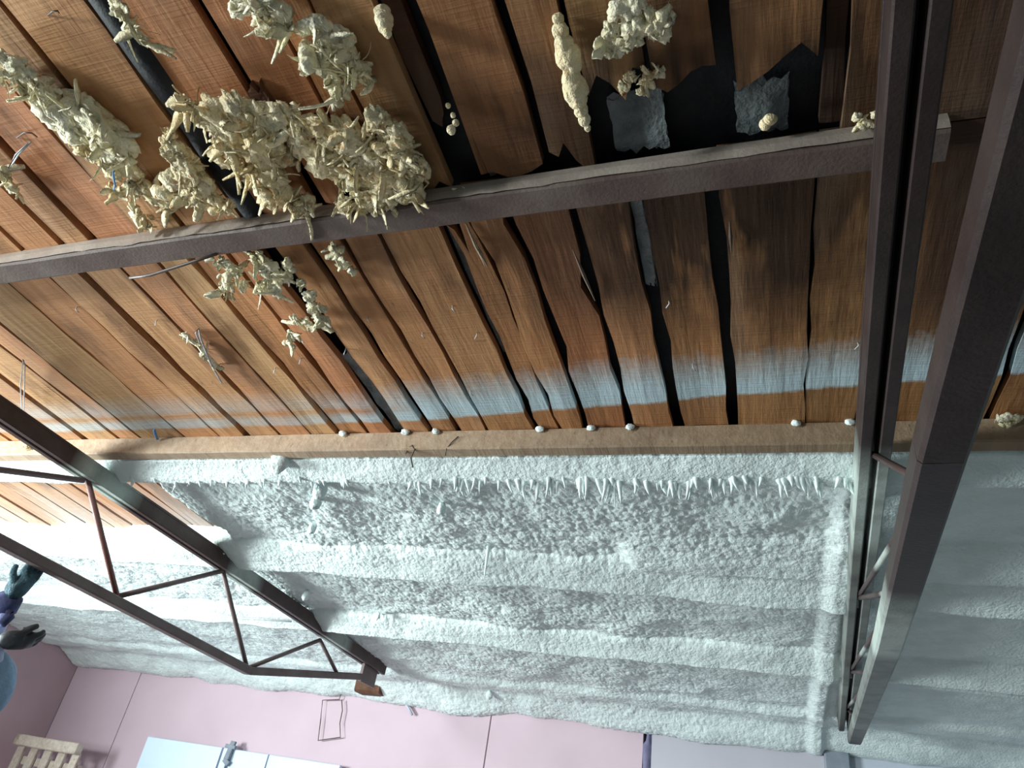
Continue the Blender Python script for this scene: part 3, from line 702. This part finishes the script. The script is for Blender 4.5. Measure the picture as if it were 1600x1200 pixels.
clump('foam tuft hanging below the steel purlin, leftmost of three', [(345, 408), (365, 420), (352, 438), (350, 455), (380, 440)], [.010, .014, .012, .010, .008], WHITISH, 110, .03, .6, (.015, .04))
clump('foam tuft hanging below the steel purlin, middle of three', [(402, 400), (418, 412), (425, 430), (412, 445), (430, 455), (450, 415), (445, 430)], [.014, .018, .02, .014, .012, .010, .012], WHITISH, 150, .03, .6, (.015, .045))
clump('lowest foam tuft below the steel purlin, trailing to the left', [(472, 440), (485, 462), (495, 480), (500, 498), (482, 505), (462, 500), (456, 520), (452, 535)], [.010, .014, .016, .016, .012, .010, .008, .006], WHITISH, 140, .025, .6, (.015, .04))
clump('small torn foam tuft below the steel purlin, rightmost', [(520, 385), (530, 400), (540, 415)], [.010, .012, .010], WHITISH, 60, .02, .5, (.015, .035), core=True)
clump('thin torn foam shred on the boards above the overspray', [(288, 522), (300, 532), (312, 540), (320, 552), (338, 572)], [.006, .010, .010, .008, .005], WHITISH, 70, .015, .4, (.012, .03), core=True)
clump('small foam wad at the left edge above the steel purlin', [(6, 268), (14, 285), (22, 298)], [.010, .012, .010], WHITISH, 50, .02, .6, (.012, .03))
clump('cream foam knob sitting on the steel purlin', [(1200, 188), (1198, 192)], [.014, .012], OLD, 0, .01, .9, nblob=1, amp=.15, nudge=.3)
clump('low foam crust at the right end of the steel purlin', [(1342, 183), (1360, 180), (1380, 176), (1345, 190)], [.008, .010, .010, .006], OLD, 14, .01, .6, (.01, .02), nblob=1)
clump('pale foam lump on the timber purlin, right of the dark truss', [(1565, 655), (1575, 662), (1582, 668), (1590, 655)], [.012, .014, .010, .010], WHITISH, 12, .015, .7, (.01, .02))
clump('foam fluff on the steel purlin edge, near its middle', [(735, 296), (728, 300)], [.010, .008], WHITISH, 26, .006, .6, (.012, .028))
clump('foam wad where the truss meets the timber purlin', [(45, 697), (52, 700)], [.016, .014], OLD, 16, .03, .6, (.012, .03))
def drip_chain(label, pts, rad, m):
    V = []; F = []
    for (a, b), r, dr in zip(pts, rad, np.linspace(.012, .05, len(pts))):
        blob(V, F, at_roof(a, b, dr), r, (1, 1.15, 1), random.randint(1, 999), .16)
    tag(mesh('foam_drip_chain', V, F, m, None, True), label, 'foam')
drip_chain('knobbly cream foam icicle hanging between two boards', [(872, 30), (876, 50), (882, 72), (888, 88), (896, 102), (893, 122), (899, 140), (903, 155), (908, 172), (913, 188), (918, 200)],
           [.008, .012, .015, .018, .013, .015, .019, .014, .011, .009, .005], OLD)
drip_chain('short cream foam icicle at the top of the wide dark gap', [(598, 22), (600, 32), (602, 42), (605, 52)], [.012, .013, .010, .006], OLD)
drip_chain('round headed pale foam finger beside the fluffy tuft', [(481, 80), (482, 90), (481, 102)], [.014, .015, .011], WHITISH)
drip_chain('thin curled foam drip at the board edge near the black gap', [(700, 165), (708, 180), (712, 192), (705, 203)], [.004, .004, .005, .007], OLD)

# foam plugs squeezed out above the timber purlin
for i, px in enumerate((535, 632, 680, 843, 923, 984, 1245, 1330)):
    V = []; F = []; p = at_y(px, 680 - (px - 535) * .014, 1.522); p.z = zr(1.515) - .006
    blob(V, F, p, .010, (1.1, .7, .8), i + 3, .3)
    tag(mesh('foam_plug', V, F, DRIP, None, True), ('leftmost', 'second from left', 'third from left', 'fourth from left', 'fifth from left', 'sixth from left', 'second from right', 'rightmost')[i] + ' of the eight white foam plugs along the timber purlin', 'foam', 'foam plugs above the timber purlin')

# ------------------------------------------------------------------ wires and nails
def wirep(name, pts, r, m, label, cat, drop=.03, drops=None):
    P = [at_roof(a, b, (drops[i] if drops else drop)) for i, (a, b) in enumerate(pts)]
    return tag(tube(name, P, r, m, None, 6), label, cat)
wirep('steel_twig', [(203, 434), (235, 430), (270, 419), (305, 408), (338, 397)], .0035, WIRE, 'thin dark rod poking out from under the steel purlin', 'rod', drops=[.07, .065, .06, .05, .037])
wirep('bent_nail', [(74, 24), (82, 18), (90, 17), (92, 20)], .0014, WIRE, 'bent nail in a board at the top left corner', 'nail', .012, [.0, .02, .018, .012])
wirep('bent_nail', [(26, 215), (38, 207), (50, 208), (58, 214)], .0014, WIRE, 'bent nail in a board beside the long foam strip', 'nail', .012, [.0, .02, .018, .012])
wirep('tie_wire', [(48, 222), (30, 240), (14, 262), (24, 242), (44, 224)], .0016, SILVER, 'silver tie wire dangling at the left edge', 'wire', .02)
wirep('tie_wire', [(34, 640), (32, 600), (36, 562), (39, 570), (38, 605), (37, 645)], .0016, SILVER, 'long silver hairpin wire hanging above the left truss', 'wire', .03)
wirep('tie_wire', [(346, 598), (330, 570), (314, 530), (310, 514), (306, 520), (312, 535)], .0022, SILVER, 'pale hooked wire beside the thin foam shred', 'wire', .022)
wirep('hook_wire', [(634, 709), (638, 700), (644, 696), (648, 702), (642, 715), (645, 730)], .0022, WIRE, 'dark hooked wire on the timber purlin above the foam', 'wire', drops=[.06, .05, .045, .055, .07, .08])
wirep('hook_wire', [(716, 682), (705, 692), (697, 702), (696, 712)], .0016, WIRE, 'thin dark wire on the timber purlin, right of the hooked one', 'wire', drops=[.02, .04, .055, .07])
wirep('blue_twine', [(178, 262), (177, 275), (180, 290), (178, 296)], .0018, BLUE, 'bit of blue twine in the foam trail', 'twine', .04)
wirep('blue_twine', [(241, 672), (243, 680), (246, 686)], .004, BLUE, 'blue scrap tucked above the timber purlin', 'twine', .012)
for k, (a, b) in enumerate([(435, 447), (470, 560), (660, 520), (745, 520), (707, 478), (1045, 470), (120, 480), (245, 500), (575, 495), (540, 545), (1082, 570), (430, 575), (735, 610), (1340, 535)]):
    p = at_roof(a, b, 0.0)
    V, F = tube_geo([p + Vector((0, 0, .004)), p + Vector((.001, 0, -.008)), p + Vector((.006 * (-1)**k, .008, -.011))], .0013, 5)
    mesh('nail_tip', V, F, SILVER, ceiling, True)
# splinters at a split board
for (a, b, c_, d_) in [(728, 350, 758, 415), (738, 372, 762, 417), (895, 390, 930, 470), (1140, 345, 1143, 395)]:
    V, F = tube_geo([at_roof(a, b, .004), at_roof((a + c_)/2, (b + d_)/2, .010), at_roof(c_, d_, .004)], [.001, .004, .001], 5)
    mesh('splinter', V, F, BATTEN, ceiling)

# ------------------------------------------------------------------ worker at the left edge
XP = -2.10
wk = tag(empty('person'), 'worker in pale blue coverall and blue hood at left edge, gloved hand raised to truss', 'person')
hand = at_x(58, 884, XP + .01)
wrist = at_x(14, 938, XP - .03)
elbow = at_x(-30, 1010, XP - .10)
shoul = at_x(-75, 1150, XP - .12)
headc = at_x(-36, 1076, XP - .02)
def skin_obj(name, verts, edges, radii, m, parent, root=0, sub=2):
    me = bpy.data.meshes.new(name); me.from_pydata([tuple(Vector(v) * S) for v in verts], edges, [])
    o = link(name, me, m, parent)
    md = o.modifiers.new('skin', 'SKIN'); md.use_smooth_shade = True
    for i, r in enumerate(radii):
        sv = me.skin_vertices[0].data[i]; sv.radius = (r * S, r * S); sv.use_root = (i == root)
    o.modifiers.new('sub', 'SUBSURF').levels = sub; o.modifiers['sub'].render_levels = sub
    return o
neck = headc + Vector((-.01, 0, -.10))
chest = Vector((neck.x - .02, neck.y + .01, neck.z - .17)); pelvis = chest + Vector((0, .0, -.30))
sh_r = Vector((neck.x + .03, neck.y - .10, neck.z - .05)); sh_l = Vector((neck.x - .06, neck.y + .15, neck.z - .06))
el_l = sh_l + Vector((.06, .04, -.20)); wr_l = at_x(-8, 1000, XP + .02)
kn = .36
zfoot = pelvis.z - .74
body = skin_obj('body', [pelvis, chest, neck, sh_r, elbow, wrist, sh_l, el_l, wr_l,
      pelvis + Vector((0, -.07, -.04)), pelvis + Vector((.03, -.08, -.38)), pelvis + Vector((0, -.08, -.70)), pelvis + Vector((.09, -.08, -.73)),
      pelvis + Vector((0, .07, -.04)), pelvis + Vector((.03, .09, -.38)), pelvis + Vector((0, .09, -.70)), pelvis + Vector((.09, .09, -.73))],
     [(0, 1), (1, 2), (2, 3), (3, 4), (4, 5), (2, 6), (6, 7), (7, 8), (0, 9), (9, 10), (10, 11), (11, 12), (0, 13), (13, 14), (14, 15), (15, 16)],
     [.115, .12, .05, .058, .042, .030, .058, .042, .028, .075, .055, .042, .035, .075, .055, .042, .035], COVER, wk)
# scaffold plank under the feet
sc_ = tag(empty('scaffold'), 'scaffold platform under the worker, outside the picture', 'scaffold')
beam('plank', (pelvis.x - .35, pelvis.y, zfoot - .035), (pelvis.x + .12, pelvis.y, zfoot - .035), .5, .035, PALLET, sc_)
for sx in (-.32, .09):
    for sy in (-.2, .2): tube('leg', [(pelvis.x + sx, pelvis.y + sy, zfoot - .05), (pelvis.x + sx, pelvis.y + sy, ZF)], .018, POST, sc_)
# gloved hand: palm with five fingers closing on the chord
def glove(name, wristp, tip, m, sp=1.0):
    d = (tip - wristp).normalized(); side = d.cross(Vector((0, 1, 0))).normalized(); fwd = side.cross(d).normalized()
    V = [wristp, wristp + d * .055, wristp + d * .085]; E = [(0, 1), (1, 2)]; Rr = [.028, .030, .028]
    for k, (o_, ln) in enumerate(((-.024, .050), (-.008, .060), (.008, .057), (.024, .045))):
        b = wristp + d * .095 + fwd * o_
        i = len(V)
        V += [b, b + d * ln * .5 * sp + side * .004, b + d * ln * .8 * sp + side * .018]; E += [(2, i), (i, i+1), (i+1, i+2)]; Rr += [.0095, .009, .0075]
    i = len(V); b = wristp + d * .05 - fwd * .028
    V += [b, b + d * .025 - fwd * .018 + side * .01, b + d * .045 - fwd * .016 + side * .02]; E += [(1, i), (i, i+1), (i+1, i+2)]; Rr += [.012, .010, .008]
    return skin_obj(name, V, E, Rr, m, wk, 1)
glove('right_glove', wrist, hand, GLOVE)
nv = at_x(12, 962, XP + .01)
tube('cuff', [wrist + (wrist - elbow).normalized() * -.028, wrist + (wrist - elbow).normalized() * .012], [.036, .034], NAVY, wk, 12)
tube('sleeve_strap', [at_x(3, 976, XP + .02), nv, at_x(15, 956, XP + .02)], [.012, .020, .010], NAVY, wk, 10)
glove('left_glove', wr_l, at_x(22, 1000, XP + .04), GUN, .55)
# head with hood, face turned up to the roof
V = []; F = []
blob(V, F, headc, .078, (.82, 1.0, 1.2), 5, .03)
hd = mesh('head', V, F, SKIN, wk, True)
face = Vector((-.80, .25, .35)).normalized(); fs = face.cross(Vector((0, 0, 1))).normalized(); fu = fs.cross(face)
for s in (-1, 1):
    V = []; F = []; blob(V, F, headc + face * .070 + fs * s * .030 + fu * .012, .012, (1, 1, 1), 2, .0); mesh('eye', V, F, EYE, hd, True)
V = []; F = []; blob(V, F, headc + face * .082 - fu * .012, .016, (.8, .8, 1.3), 3, .02); mesh('nose', V, F, SKIN, hd, True)
V = []; F = []; blob(V, F, headc + face * .074 - fu * .045, .016, (1.2, 1.2, .4), 3, .0); mesh('mouth', V, F, NAVY, hd, True)
bm = bmesh.new(); bmesh.ops.create_uvsphere(bm, u_segments=28, v_segments=20, radius=1)
for v in list(bm.verts):
    if v.co.normalized().dot(face) > .80: bm.verts.remove(v)
for v in bm.verts:
    k = 1 + .05 * float(vn(v.co.x * 4 + 3, v.co.y * 4 + v.co.z * 5, 6))
    v.co = (Vector((v.co.x * .080, v.co.y * .092, v.co.z * .106)) * k + headc) * S
me = bpy.data.meshes.new('hood'); bm.to_mesh(me); bm.free()
o = link('hood', me, HOOD, wk, True); md = o.modifiers.new('solid', 'SOLIDIFY'); md.thickness = .006
